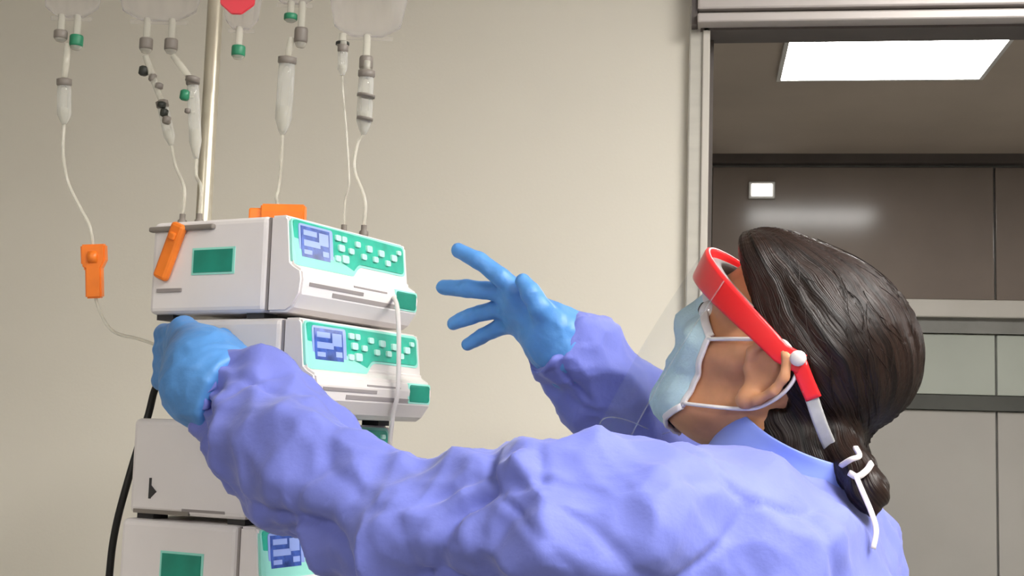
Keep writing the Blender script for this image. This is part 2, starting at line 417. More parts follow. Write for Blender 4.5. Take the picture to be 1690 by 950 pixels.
from_bm('shelf_arm', tube_bm([lp(.12, PD+.0, zc-.015), V((0,0,zc-.015))], .009, 8), 'steel', pole, True)
from_bm('shelf_clamp', lathe_bm([(.0, -.02), (.022, -.02), (.022, .02), (.0, .02)], V((0,0,zc-.015)), n=16), 'castor', pole, True)
# hook bar at the top (above the picture) that the bags hang from
from_bm('hook_boss', lathe_bm([(.010, zt-.03), (.016, zt-.028), (.016, zt), (.010, zt+.012)], V((0,0,0)), n=16), 'steel', pole, True)

# ------------------------------------------------------------------ bags and drip lines
DB = 1.66
def hook_to(pt):
    """steel arm from the stand's top out to a hook over pt"""
    l = V((pt.x-PO.x, pt.y-PO.y, 0)); top = V((0, 0, zt-.015))
    e_ = V((l.x, l.y, pt.z))
    path = smooth_path([top, top.lerp(e_, .5)+V((0,0,.012)), e_+V((0,0,.0))-l.normalized()*.006, e_+l.normalized()*.008+V((0,0,.012))], 6)
    from_bm('hook', tube_bm(path, .0035, 8), 'steel', pole, True)
def make_bag(px, py, d, wd, ht, label, ports, seed, yaw=0, mat_='bag', fill=.03):
    """clear fluid bag: bottom edge centre at the given pixel; ports = list of (offset, length, material)"""
    b = cs(px, py, d)
    e = empty('infusion_bag', b, label, 'infusion bag', None, (0, 0, YAW+yaw))
    rnd = random.Random(seed); nx, nz = 22, 26
    bm = bmesh.new(); G = {}
    for s in (-1, 1):
        for i in range(nx+1):
            for j in range(nz+1):
                u, v = i/nx*2-1, j/nz
                edge = max(0, 1-abs(u)**3)*min(1, (v*(1-v)*4)**.6)
                th = fill*edge*(1.15-.8*v)
                wob = .004*math.sin(u*9+seed+v*5)*math.sin(v*14+seed*2)+.0025*math.sin(u*23+v*17+seed)
                taper = 1-.28*max(0, .25-v)**1*1.0/.25*max(0, abs(u)-.2)
                x = u*wd/2*taper
                y = s*(th+wob*edge) if 0 < i < nx and 0 < j < nz else 0
                z = v*ht+.02*max(0, abs(u)-.35)*(1-v) 
                if s == 1 and (i in (0, nx) or j in (0, nz)): G[s,i,j] = G[-1,i,j]; continue
                G[s,i,j] = bm.verts.new((x, y, z))
    for s in (-1, 1):
        for i in range(nx):
            for j in range(nz):
                f = [G[s,i,j], G[s,i+1,j], G[s,i+1,j+1], G[s,i,j+1]]
                if len(set(f)) == 4:
                    try: bm.faces.new(f if s < 0 else f[::-1])
                    except ValueError: pass
    from_bm('film', bm, mat_, e, True)
    # welded seams and hanging tab
    box('bottom_seam', (-wd*.30, wd*.30, -.0012, .0012, -.003, .002), 'bag', e)
    bm = bmesh.new(); box_bm(-wd*.42, wd*.42, -.0012, .0012, ht-.004, ht+.016, bm=bm)
    from_bm('hanging_tab', bm, 'tube', e)
    top = cs(px, py, d)+V((0,0,ht+.020))
    for (ox, ln, m) in ports:
        pt = from_bm('port', lathe_bm([(.0045, 0.004), (.0045, -ln*.55), (.0075, -ln*.55), (.0075, -ln*.9), (.005, -ln)], V((ox, 0, 0)), n=12), 'tube', e, True)
        from_bm('port_cap', lathe_bm([(.0078, -ln*.55), (.0085, -ln*.6), (.0085, -ln*.85), (.0078, -ln*.9)], V((ox, 0, 0)), n=12), m, pt, True)
    hook_to(top); return e
bag_specs = [
    (118, 30, 1.66, .085, .21, 'clear fluid bag with a green capped port, hung outermost over the beige wall', ((-.012, .030, 'greyport'), (.008, .040, 'green')), 1),
    (262, 36, 1.66, .118, .22, 'wide crumpled clear fluid bag with two grey ports beside the pole', ((-.014, .040, 'greyport'), (.017, .040, 'greyport')), 2),
    (398, 50, 1.62, .052, .20, 'narrow clear fluid bag with a red tag beside the pole', ((-.002, .036, 'green'),), 3),
    (486, 8, 1.66, .075, .22, 'clear fluid bag with a dark green port between the red tag and the glossy bag', ((-.004, .022, 'green'), (.010, .054, 'greyport')), 4),
    (606, 62, 1.64, .105, .24, 'full glossy clear fluid bag, hung farthest along the hooks towards the doorway', ((-.030, .012, 'blackport'), (.0, .044, 'greyport')), 5),
]
bags = [make_bag(*b[:6], b[6], b[7], fill=.034 if b[7] == 5 else .024) for b in bag_specs]
# red tag hanging on the narrow bag
bt = bags[2]
tg = prism('red_tag', [(-.022, .065), (.022, .065), (.021, .022), (.006, .010), (-.006, .010), (-.020, .022)], 'y', -.032, -.0285, 'redcap', bt, bev=.001)
from_bm('tag_string', tube_bm([V((0,-.030,.063)), V((0,-.02,.13)), V((0,-.002,.19))], .001, 6), 'tube', bt, True)

_pl = lambda a, b, z: V(((A+FD*b+SD*a).x, (A+FD*b+SD*a).y, A.z+z))     # along the pump's side, across it, above its top
TOPP = [(.182, .030), (.160, .034), (.040, .155), (.018, .165)]
for a, b in TOPP:
    from_bm('tube_port', lathe_bm([(.0055, -.004), (.0055, .006), (.0035, .008), (.0035, .014)], V((b, a, PH)), n=12), 'greyport', p1, True)
RP = lambda i: [_pl(*TOPP[i], .045), _pl(*TOPP[i], .013)]
def rel(o, pts): return [p-o for p in pts]
def drip_set(label, spike, ch0, ch1, path, r=.0021, chr_=.0085, spike_m='tube', bits=(), clamp=None, tubem='tube'):
    """spike and drip chamber under a bag with its tube; bits = extra coloured joints (px,py,d,len,r,mat)"""
    o = cs(*spike)
    e = empty('drip_line', o, label, 'drip line')
    c0, c1 = cs(*ch0)-o, cs(*ch1)-o
    ax = (c1-c0); L = ax.length
    from_bm('spike', tube_bm([V((0,0,0)), c0*.55, c0], [.004, .0045, .0035], 10), spike_m, e, True)
    ch = from_bm('drip_chamber', lathe_bm([(.004, 0), (chr_*.95, .004), (chr_, L*.2), (chr_, L*.78), (chr_*.55, L*.94), (.003, L)], c0, ax, 16), 'chamber', e, True)
    from_bm('chamber_cap', lathe_bm([(.003, -.006), (chr_*1.1, -.004), (chr_*1.1, .003), (chr_*.9, .005)], c0, ax, 14), 'greyport', ch, True)
    from_bm('fluid', lathe_bm([(chr_*.9, L*.62), (chr_*.9, L*.78), (chr_*.5, L*.93), (.002, L*.97)], c0, ax, 14), 'tube', ch, True)
    pts = smooth_path([c1]+rel(o, [p if isinstance(p, Vector) else cs(*p) for p in path]), 8)
    from_bm('tubing', tube_bm(pts, r, 8), tubem, e, True)
    for (px, py, d, ln, rr, m) in bits:
        from_bm('connector', lathe_bm([(rr*.6, -ln/2), (rr, -ln*.35), (rr, ln*.35), (rr*.6, ln/2)], cs(px, py, d)-o, V((.12, 0, 1)), 10), m, e, True)
        b_ = cs(px, py, d)-o
        near = min((a_.lerp(c_, t_/20) for a_, c_ in ((V((0,0,0)), c0), (c0, c1)) for t_ in range(21)), key=lambda p: (p-b_).length)
        if (near-b_).length > .004: from_bm('stub', tube_bm([b_, near], .0022, 8), 'tube', e, True)
    if clamp:
        (px, py, d), (px2, py2, d2), wd = clamp
        a, b = cs(px, py, d)-o, cs(px2, py2, d2)-o
        cl = bmesh.new(); Lc = (b-a).length
        poly = [(-wd*.5, 0), (wd*.5, 0), (wd*.5, Lc*.38), (wd*.34, Lc*.45), (wd*.36, Lc), (-wd*.30, Lc), (-wd*.32, Lc*.45), (-wd*.5, Lc*.3)]
        k = prism('roller_clamp', poly, 'y', -.007, .007, 'orange', e, bev=.002)
        z_ = (b-a).normalized(); y_ = FWD.copy(); y_ = (y_-z_*y_.dot(z_)).normalized(); x_ = y_.cross(z_)
        k.matrix_local = Matrix.Translation(a) @ Matrix((x_, y_, z_)).transposed().to_4x4()
        wl = from_bm('clamp_wheel', lathe_bm([(.003, -.006), (.008, -.005), (.008, .005), (.003, .006)], V((0, -.004, Lc*.24)), V((1,0,0)), 14), 'orange', k, True)
    return e
drip_set('drip line with an orange roller clamp hanging free of the pumps', (112, 72, 1.655), (106, 136, 1.655), (106, 205, 1.655),
         [(104, 250, 1.65), (112, 300, 1.65), (132, 342, 1.645), (150, 380, 1.64), (156, 450, 1.64), (160, 500, 1.64), (185, 545, 1.64), (232, 560, 1.635), _pl(.190, .066, -.150), _pl(.157, .072, -.150)],
         clamp=((155, 403, 1.64), (158, 492, 1.64), .030))
drip_set('drip line with small dark valves slanting beneath the wide crumpled bag', (240, 92, 1.655), (268, 172, 1.655), (283, 240, 1.66),
         [(290, 275, 1.63)]+RP(0), chr_=.007,
         bits=((237, 117, 1.655, .012, .0060, 'blackport'), (252, 128, 1.655, .010, .005, 'greyport'), (262, 142, 1.655, .008, .0055, 'greyport'),
               (267, 173, 1.650, .008, .0055, 'blackport'), (271, 186, 1.650, .010, .005, 'blackport'), (275, 198, 1.65, .010, .0055, 'greyport')))
drip_set('drip line with milky chamber and dark green valve close beside the pole', (286, 92, 1.64), (318, 135, 1.63), (324, 262, 1.63),
         [(324, 290, 1.615)]+RP(1), chr_=.0075,
         bits=((305, 157, 1.625, .013, .006, 'green'), (318, 131, 1.625, .008, .009, 'greyport'), (310, 183, 1.625, .006, .004, 'greyport')))
drip_set('drip line with clear chamber leading to the orange clip on the topmost pump', (481, 62, 1.655), (474, 100, 1.655), (466, 222, 1.655),
         [(464, 270, 1.655), (460, 310, 1.655), (456, 326, 1.63), _pl(.078, .074, .026)], chr_=.0105)
drip_set('short capped drip line under the dark port of the glossy bag', (567, 68, 1.63), (566, 80, 1.63), (565, 124, 1.63), [(566, 150, 1.63), (572, 220, 1.62), (576, 300, 1.605)]+RP(2), chr_=.006, r=.0013)
drip_set('drip line with clear stepped chamber under the full glossy bag', (606, 100, 1.63), (605, 122, 1.63), (600, 222, 1.63),
         [(590, 238, 1.63), (585, 280, 1.62)]+RP(3), chr_=.0095,
         bits=((604, 158, 1.625, .004, .0115, 'greyport'), (602, 196, 1.625, .004, .0105, 'greyport')))
# white line beside the fronts
o = cs(658, 540, 1.60)
e = tag(from_bm('tubing_line', tube_bm(rel(o, smooth_path([cs(648, 488, 1.607), cs(655, 503, 1.56), cs(658, 540, 1.540), cs(658, 600, 1.538), cs(656, 650, 1.540), cs(648, 690, 1.552), cs(640, 760, 1.57)])), .0027, 8), 'tie', None, True),
        'thin white tube hanging down past the fronts of the upper pumps', 'tubing')
e.location = o
# orange clip lying on top of the first pump
pt = A+FD*.075+SD*.075
k = empty('tube_clip', (pt.x, pt.y, A.z), 'orange tube clip lying on top of the uppermost pump', 'clip', None, (0, 0, math.pi/2-AZ+rad(25)))
prism('clip_body', [(-.007, 0), (.007, 0), (.0085, .018), (.006, .027), (-.006, .027), (-.0085, .018)], 'y', -.030, .022, 'orange', k, .002)
box('clip_jaw', (-.005, .005, .020, .036, .004, .022), 'orange', k, bev=.002)
# black mains cable
cb = [_pl(.157, .10, -.195), _pl(.190, .085, -.198), cs(266, 630, 1.61), cs(243, 690, 1.58), cs(212, 790, 1.56), cs(190, 875, 1.56), cs(180, 955, 1.57), cs(170, 1100, 1.60)]
g = V((cb[-1].x-.02, cb[-1].y+.06, .007))
cb += [V((g.x-.01, g.y-.03, .35)), V((g.x, g.y, .03)), V((g.x+.05, g.y+.12, .007)), V((g.x-.10, g.y+.28, .007))]
o = V((g.x, g.y, 0))
e = tag(from_bm('power_cable', tube_bm(rel(o, smooth_path(cb, 10)), .0045, 10), 'black', None, True), 'black mains cable hanging down beside the pump stack', 'cable')
e.location = o
#@@PERSON
# ------------------------------------------------------------------ implicit-surface toolkit (for the person)
F32 = np.float32
def sd_ell(P, c, r, R=None):
    q = P-np.asarray(c, F32)
    if R is not None: q = q @ np.asarray(R, F32)          # columns of R = local axes in world
    r = np.asarray(r, F32)
    k0 = np.sqrt(((q/r)**2).sum(-1)); k1 = np.sqrt(((q/(r*r))**2).sum(-1))+1e-9
    return k0*(k0-1)/k1
def sd_cap(P, a, b, ra, rb):
    a = np.asarray(a, F32); b = np.asarray(b, F32); ba = b-a
    pa = P-a; h = np.clip((pa @ ba)/max(float(ba @ ba), 1e-12), 0, 1)
    return np.sqrt(((pa-h[..., None]*ba)**2).sum(-1))-(ra+(rb-ra)*h)
def smin(a, b, k):
    h = np.maximum(k-np.abs(a-b), 0)/k; return np.minimum(a, b)-h*h*k*.25
def smax(a, b, k): return -smin(-a, -b, k)
def axis(lo, hi, segs):
    """grid coordinates, segs = list of (upper bound, step)"""
    out = [lo]
    for ub, st in segs:
        ub = min(ub, hi); n = max(1, int(round((ub-out[-1])/st)))
        if ub > out[-1]+1e-6: out += list(np.linspace(out[-1], ub, n+1)[1:])
    return np.array(out, F32)
def surface_net(f, X, Y, Z):
    nx, ny, nz = len(X), len(Y), len(Z)
    V_ = np.empty((nx, ny, nz), F32); yz = np.stack(np.meshgrid(Y, Z, indexing='ij'), -1)
    step = max(1, int(600000/(ny*nz)))
    for i in range(0, nx, step):
        xs_ = X[i:i+step]; P = np.empty((len(xs_), ny, nz, 3), F32)
        P[..., 0] = xs_[:, None, None]; P[..., 1:] = yz[None]
        V_[i:i+step] = f(P)
    ins = V_ < 0
    cnt = np.zeros((nx-1, ny-1, nz-1), np.int8)
    for a in (0, 1):
        for b in (0, 1):
            for c in (0, 1): cnt += ins[a:nx-1+a, b:ny-1+b, c:nz-1+c]
    I, J, K = np.nonzero((cnt > 0) & (cnt < 8))
    idx = -np.ones((nx-1, ny-1, nz-1), np.int32); idx[I, J, K] = np.arange(len(I))
    acc = np.zeros((len(I), 3)); num = np.zeros(len(I))
    C = [X, Y, Z]; B = np.stack([I, J, K], -1)
    for ax in range(3):
        o1, o2 = [a for a in range(3) if a != ax]
        for s1 in (0, 1):
            for s2 in (0, 1):
                p = B.copy(); p[:, o1] += s1; p[:, o2] += s2; q_ = p.copy(); q_[:, ax] += 1
                v0 = V_[p[:,0], p[:,1], p[:,2]]; v1 = V_[q_[:,0], q_[:,1], q_[:,2]]
                m = (v0 < 0) != (v1 < 0); t = np.where(m, v0/np.where(m, v0-v1, 1), 0)
                pos = np.stack([C[a][p[:, a]] for a in range(3)], -1).astype(float)
                pos[:, ax] += t*(C[ax][q_[:, ax]]-C[ax][p[:, ax]])
                acc += pos*m[:, None]; num += m
    verts = acc/num[:, None]; faces = []
    for ax in range(3):
        o1, o2 = (ax+1) % 3, (ax+2) % 3
        sl0 = [slice(1, -1)]*3; sl0[ax] = slice(0, V_.shape[ax]-1); sl1 = list(sl0); sl1[ax] = slice(1, V_.shape[ax])
        a, b = ins[tuple(sl0)], ins[tuple(sl1)]
        for flip in (False, True):
            E = np.stack(np.nonzero((a & ~b) if not flip else (~a & b)), -1)
            if not len(E): continue
            E[:, o1] += 1; E[:, o2] += 1
            def at(d1_, d2_):
                q_ = E.copy(); q_[:, o1] += d1_; q_[:, o2] += d2_; return idx[q_[:,0], q_[:,1], q_[:,2]]
            Q = np.stack([at(-1,-1), at(0,-1), at(0,0), at(-1,0)], -1)
            faces.append(Q if not flip else Q[:, ::-1])
    return verts, np.concatenate(faces)
def grad(f, P, h=.002):
    P = P.astype(F32); g = np.zeros_like(P)
    for a in range(3):
        d = np.zeros(3, F32); d[a] = h; g[:, a] = f(P+d)-f(P-d)
    return g/(np.linalg.norm(g, axis=1, keepdims=True)+1e-9)
_rs = np.random.RandomState(7); _perm = np.concatenate([_rs.permutation(256)]*3); _gr = _rs.normal(size=(256, 3)); _gr /= np.linalg.norm(_gr, axis=1, keepdims=True)
def pnoise(P):
    P = np.asarray(P, float); i = np.floor(P).astype(int); f = P-i; u = f*f*f*(f*(f*6-15)+10); out = 0
    for a in (0, 1):
        for b in (0, 1):
            for c in (0, 1):
                h = _perm[_perm[_perm[(i[:,0]+a) & 255]+((i[:,1]+b) & 255)]+((i[:,2]+c) & 255)]
                g = _gr[h]; d = f-np.array([a, b, c])
                wt = (u[:,0] if a else 1-u[:,0])*(u[:,1] if b else 1-u[:,1])*(u[:,2] if c else 1-u[:,2])
                out = out+wt*(g*d).sum(1)
    return out
def np_mesh(name, verts, faces, m, parent, origin, attrs=None):
    me = bpy.data.meshes.new(name)
    v = np.asarray(verts, float)-np.asarray(origin, float)
    me.vertices.add(len(v)); me.vertices.foreach_set('co', v.astype(F32).ravel())
    me.loops.add(faces.size); me.loops.foreach_set('vertex_index', faces.astype(np.int32).ravel())
    me.polygons.add(len(faces)); me.polygons.foreach_set('loop_start', np.arange(0, faces.size, faces.shape[1], dtype=np.int32))
    me.update(calc_edges=True); me.validate()
    if attrs is not None:
        at = me.attributes.new('hl', 'FLOAT_VECTOR', 'POINT'); at.data.foreach_set('vector', attrs.astype(F32).ravel())
    return link(name, me, m, parent, True)
npv = lambda v: np.array(v, F32)

# ------------------------------------------------------------------ the person: frames
HC = cs(1302, 580, 1.36)                                   # centre of the head
hy, hp = rad(25), rad(28)
hor = cv(-math.cos(hy), math.sin(hy), 0)
hF = (hor*math.cos(hp)+UPV*math.sin(hp)).normalized(); hU = (UPV*math.cos(hp)-hor*math.sin(hp)).normalized(); hL = hU.cross(hF)
HR = np.array([hF, hL, hU], F32).T                          # columns: forward, left, up
hw = lambda x, y, z: HC+hF*x+hL*y+hU*z
h2l = lambda P: (P-npv(HC)) @ HR
bF = (hF*Vector((1,1,0))).normalized(); bZ = V((0,0,1)); bL = bZ.cross(bF)     # body frame
BR = np.array([bF, bL, bZ], F32).T
NB = cs(1318, 800, 1.335)                                   # base of the neck
bw = lambda f, l, z: NB+bF*f+bL*l+bZ*z
BASE = V((bw(.0, 0, 0).x, bw(.0, 0, 0).y, 0))
person = empty('person', BASE, 'person in a blue gown, gloves, mask and red face shield reaching for the pumps', 'person')
WRL, ELL, SHL = cs(352, 606, 1.395), cs(642, 845, 1.255), cs(1035, 872, 1.13)
SHR, ELR, WRR = cs(1215, 800, 1.50), cs(1125, 745, 1.60), cs(935, 567, 1.50)

# ------------------------------------------------------------------ body
def sd_head_l(q):
    """head and face in head coordinates (x forward, y left, z up)"""
    s = q.copy(); s[..., 1] = np.abs(s[..., 1])
    d = sd_ell(q, (-.004, 0, .027), (.094, .074, .083))
    d = smin(d, sd_ell(q, (.034, 0, -.040), (.060, .058, .080)), .035)
    d = smin(d, sd_ell(q, (.050, 0, -.092), (.044, .040, .034)), .03)
    d = smin(d, sd_cap(s, (.082, 0, -.108), (.084, .006, -.108), .014, .012), .02)      # chin
    d = smin(d, sd_cap(s, (-.002, .058, -.060), (.060, .030, -.100), .014, .012), .025)  # jaw line
    d = smin(d, sd_cap(s, (.066, .038, -.030), (.030, .062, -.022), .018, .010), .025)   # cheekbone
    d = smin(d, sd_cap(s, (.088, .008, .024), (.070, .046, .020), .008, .006), .02)      # brow
    d = smax(d, -sd_ell(s, (.103, .031, .001), (.016, .017, .012)), .012)                # eye hollow
    d = smin(d, sd_cap(s, (.094, 0, .006), (.112, 0, -.030), .006, .009), .014)          # nose
    d = smin(d, sd_cap(s, (.102, .0, -.034), (.098, .012, -.036), .007, .006), .008)
    d = smin(d, sd_cap(s, (.094, .0, -.063), (.088, .018, -.066), .006, .003), .01)      # mouth
    return d
ear_pts = [(.013, .080, -.022), (.016, .085, -.004), (.009, .090, .011), (-.006, .094, .016), (-.020, .098, .009), (-.026, .100, -.008), (-.023, .097, -.025), (-.012, .090, -.042), (.002, .082, -.052)]
def sd_ear_l(s):
    d = sd_ell(s, (-.003, .080, -.016), (.018, .006, .029))
    for a, b in zip(ear_pts, ear_pts[1:]):
        d = smin(d, sd_cap(s, a, b, .0050, .0050), .004)
    d = smin(d, sd_ell(s, (.000, .083, -.047), (.010, .0065, .012)), .006)                # lobe
    d = smin(d, sd_cap(s, (-.010, .085, .003), (-.012, .085, -.020), .0035, .0035), .004)
    return smax(d, -sd_ell(s, (-.004, .096, -.016), (.011, .012, .017)), .005)
def f_body(P):
    q = h2l(P); d = sd_head_l(q)
    s = q.copy(); s[..., 1] = np.abs(s[..., 1])
    d = smin(d, sd_ear_l(s), .005)
    d = smin(d, sd_cap(P, hw(-.028, 0, -.050), NB+bF*.012, .055, .058), .03)             # neck
    d = smin(d, sd_ell(P, bw(.01, 0, -.16), (.085, .14, .17), BR), .06)
    d = smin(d, sd_ell(P, bw(.01, 0, -.42), (.085, .13, .20), BR), .08)
    d = smin(d, sd_ell(P, bw(.00, 0, -.60), (.09, .14, .12), BR), .06)
    for a, b, ra, rb in ((bw(.0, .08, -.05), SHL, .04, .042), (SHL, ELL, .040, .030), (ELL, WRL, .030, .022),
                         (bw(.0, -.08, -.05), SHR, .04, .042), (SHR, ELR, .042, .036), (ELR, WRR, .036, .026)):
        d = smin(d, sd_cap(P, a, b, ra, rb), .02)
    for sg in (-1, 1):
        hip, kn, an = bw(0, sg*.085, -.66), bw(.02, sg*.095, -1.02), bw(-.01, sg*.10, -NB.z+.09)
        d = smin(d, sd_cap(P, hip, kn, .075, .052), .03); d = smin(d, sd_cap(P, kn, an, .050, .036), .02)
    return d
hz0, hz1 = HC.z-.19, HC.z+.16
X = axis(BASE.x-.62, BASE.x+.24, [(HC.x-.16, .010), (HC.x+.14, .0035), (9, .010)])
Y = axis(BASE.y-.42, BASE.y+.42, [(HC.y-.14, .010), (HC.y+.13, .0035), (9, .010)])
Z = axis(.05, hz1, [(hz0, .011), (9, .0035)])
v, f = surface_net(f_body, X, Y, Z)
body = np_mesh('body', v, f, 'skin', person, BASE)
for sg in (-1, 1):
    c = hw(.083, sg*.031, .001)-BASE
    ey = from_bm('eye', lathe_bm([(.0126*math.sin(t), -.0126*math.cos(t)) for t in np.linspace(.02, 3.12, 12)], c, hF, 16), 'eye', person, True)
    from_bm('iris', lathe_bm([(.0, .0115), (.0062, .0114), (.005, .0128), (.0, .0131)], c, hF, 16), 'iris', ey, True)
    br = smooth_path([hw(.099, sg*.012, .021)-BASE, hw(.097, sg*.028, .027)-BASE, hw(.082, sg*.050, .020)-BASE], 5)
    from_bm('eyebrow', tube_bm(br, [.003]*5+[.0028]*4+[.0015]*2, 8), 'iris', person, True)
    sh = from_bm('shoe', box_bm(-.05, .05, -.07, .19, 0, .09, bev=.035, seg=4), 'shoe', person, True)
    an = bw(-.01, sg*.10, 0)-BASE
    sh.location = (an.x, an.y, 0); sh.rotation_euler = (0, 0, math.atan2(-bF.x, bF.y))

# ------------------------------------------------------------------ hair
def sd_hair_l(q):
    d = sd_ell(q, (-.015, 0, .028), (.104, .086, .088))
    d = smin(d, sd_ell(q, (-.045, 0, .018), (.076, .081, .069)), .03)
    d = smin(d, sd_ell(q, (.052, 0, .073), (.048, .062, .034)), .03)
    nape = smin(sd_cap(q, (-.036, 0, -.045), (-.046, 0, -.145), .066, .063), sd_cap(q, (-.058, 0, -.040), (-.066, 0, -.105), .052, .048), .02)
    nape = smin(nape, sd_cap(q, (-.066, 0, -.10), (-.080, .012, -.150), .045, .030), .03)
    d = smin(d, nape, .010)
    face = np.minimum(.637*(q[..., 0]-.095)-.771*(q[..., 2]-.075), q[..., 0]+.034-np.clip(-.042-q[..., 2], 0, .06)*2.4)
    return smax(d, face, .010)
tail = [cs(1385, 748, 1.290), cs(1412, 775, 1.262), cs(1432, 808, 1.235), cs(1440, 845, 1.220)]
def f_hair(P):
    d = sd_hair_l(h2l(P))
    t = sd_cap(P, tail[0], tail[1], .026, .020)
    t = smin(t, sd_cap(P, tail[1], tail[2], .018, .019), .01); t = smin(t, sd_cap(P, tail[2], tail[3], .017, .006), .01)
    nk = sd_cap(P, hw(-.042, 0, -.05), NB-bF*.010+bZ*.005, .066, .063)
    nk = smax(nk, (P-npv(hw(.004, 0, -.09))) @ npv(bF), .012); nk = smax(nk, h2l(P)[..., 2]+.050, .012)
    return smin(smin(d, t, .02), nk, .012)
g0 = [HC.x-.14, HC.x+.20]; 
v, f = surface_net(f_hair, axis(HC.x-.17, HC.x+.20, [(9, .0034)]), axis(HC.y-.19, HC.y+.16, [(9, .0034)]), axis(HC.z-.24, HC.z+.17, [(9, .0034)]))
n = grad(f_hair, v); q = h2l(v.astype(F32))
hax = np.array([.80, 0, .60]); hup = np.array([-.60, 0, .80]); hc_ = np.array([-.02, 0, .015])
def flow(q):
    """combing coordinates: angle round the forehead-to-nape axis, position along it"""
    w_ = (q-hc_)/np.array([1.15, .88, 1.0]); t_ = w_ @ hax/.11
    return np.arctan2(w_[:, 1], w_ @ hup), t_
ang, tt = flow(q)
ang = ang+.10*pnoise(q*16)+.05*pnoise(q*40)
cmb = np.stack([np.cos(ang)*9, np.sin(ang)*9, tt*.8], 1)
dsp = .0036*pnoise(cmb*.8)+.0026*pnoise(cmb*2.0+9)+.0013*pnoise(cmb*np.array([4.5, 4.5, 1])+3)
v = v+n*dsp[:, None]
hair = np_mesh('hair', v, f, 'hair', person, BASE, np.stack([np.cos(ang)*.3, np.sin(ang)*.3, tt*.02], 1))

# loose strands lying over the hair
bm = bmesh.new(); rnd = random.Random(4)
f_hl = lambda p: float(sd_hair_l(np.array([[p]], F32))[0, 0])
def on_hair(dirv, c=(-.02, 0, .02)):
    dv = Vector(dirv).normalized(); t = .24
    for _ in range(14): 
        p = Vector(c)+dv*t; dd = f_hl(tuple(p)); t -= dd
        if abs(dd) < .0006: break
    return Vector(c)+dv*t, dv
for k in range(90):
    a0 = rnd.uniform(-2.0, 2.2); t0 = rnd.uniform(-.5, .95); L = rnd.uniform(.35, .9); pts = []; lift = rnd.choice([.0, .0004, .0008, .002])
    for j in range(6):
        t_ = t0-L*j/5; rr = math.sqrt(max(.05, 1-t_*t_)); aa = a0+.10*math.sin(j*.7+k)
        dv = hax*t_+hup*rr*math.cos(aa)+np.array([0, 1, 0])*rr*math.sin(aa)
        p, dv = on_hair(dv); fp = .637*(p.x-.095)-.771*(p.z-.075)
        if min(fp, p.x+.034) > -.012: continue
        pts.append(hw(*(p+dv*(lift*(1+.5*math.sin(j+k)))))-BASE)
    if len(pts) > 3: tube_bm(smooth_path(pts, 3), .00035, 4, bm)
from_bm('loose_strands', bm, 'hair', hair, True)['kind'] = 'stuff'

# ------------------------------------------------------------------ gown
RS = lambda px, py, d, rpx: (cs(px, py, d), rpx/FPX*d)
sleeveL = [RS(372, 655, 1.375, 82), RS(430, 702, 1.35, 100), RS(510, 768, 1.315, 106), RS(640, 845, 1.255, 116), RS(790, 880, 1.19, 128), RS(930, 868, 1.145, 142), RS(1050, 872, 1.135, 150)]
sleeveR = [RS(898, 556, 1.495, 70), RS(945, 590, 1.51, 74), RS(1000, 640, 1.535, 74), RS(1060, 695, 1.56, 72), RS(1125, 750, 1.60, 72), RS(1170, 790, 1.56, 84), RS(1215, 825, 1.50, 100)]
def chain(P, pts, k):
    d = None
    for (a, ra), (b, rb) in zip(pts, pts[1:]):
        c = sd_cap(P, a, b, ra, rb); d = c if d is None else smin(d, c, k)
    return d
scap = cs(1165, 965, 1.205)
def f_gown0(P):
    d = sd_ell(P, bw(.005, 0, -.20), (.132, .195, .205), BR)
    d = smin(d, sd_ell(P, scap, (.13, .11, .125), BR), .06)
    d = smin(d, sd_cap(P, bw(.0, .03, -.070), bw(.0, -.03, -.070), .076, .076), .06)
    d = smin(d, sd_ell(P, bw(.01, 0, -.45), (.135, .19, .25), BR), .10)
    d = smin(d, sd_ell(P, bw(.01, 0, -.78), (.165, .225, .34), BR), .10)
    d = smax(d, (NB.z-1.03)-P[..., 2], .02)
    a = chain(P, sleeveL, .03)
    o_ = npv(sleeveL[0][0]); ax = npv((sleeveL[0][0]-sleeveL[2][0]).normalized()); a = smax(a, (P-o_) @ ax-.012, .012)
    b = chain(P, sleeveR, .03)
    o2 = npv(sleeveR[0][0]); ax2 = npv((sleeveR[0][0]-sleeveR[2][0]).normalized()); b = smax(b, (P-o2) @ ax2, .012)
    d = smin(d, a, .05); d = smin(d, b, .04)
    # neck opening
    d = smax(d, -sd_cap(P, NB-bZ*.03+bF*.01, hw(-.03, 0, -.04), .056, .064), .012)
    return d
X = axis(BASE.x-.64, BASE.x+.26, [(9, .0046)])
Y = axis(BASE.y-.44, BASE.y+.44, [(BASE.y+.12, .0046), (9, .0065)])
zfine = NB.z-.28
Z = axis(NB.z-1.06, NB.z+.20, [(zfine, .014), (9, .0046)])
v, f = surface_net(f_gown0, X, Y, Z)
n = grad(f_gown0, v)
def ridged(p, sharp=1.0): return 1-np.abs(pnoise(p))*2.2*sharp
wv = np.stack([pnoise(v*5+3), pnoise(v*5+17), pnoise(v*5+31)], 1)
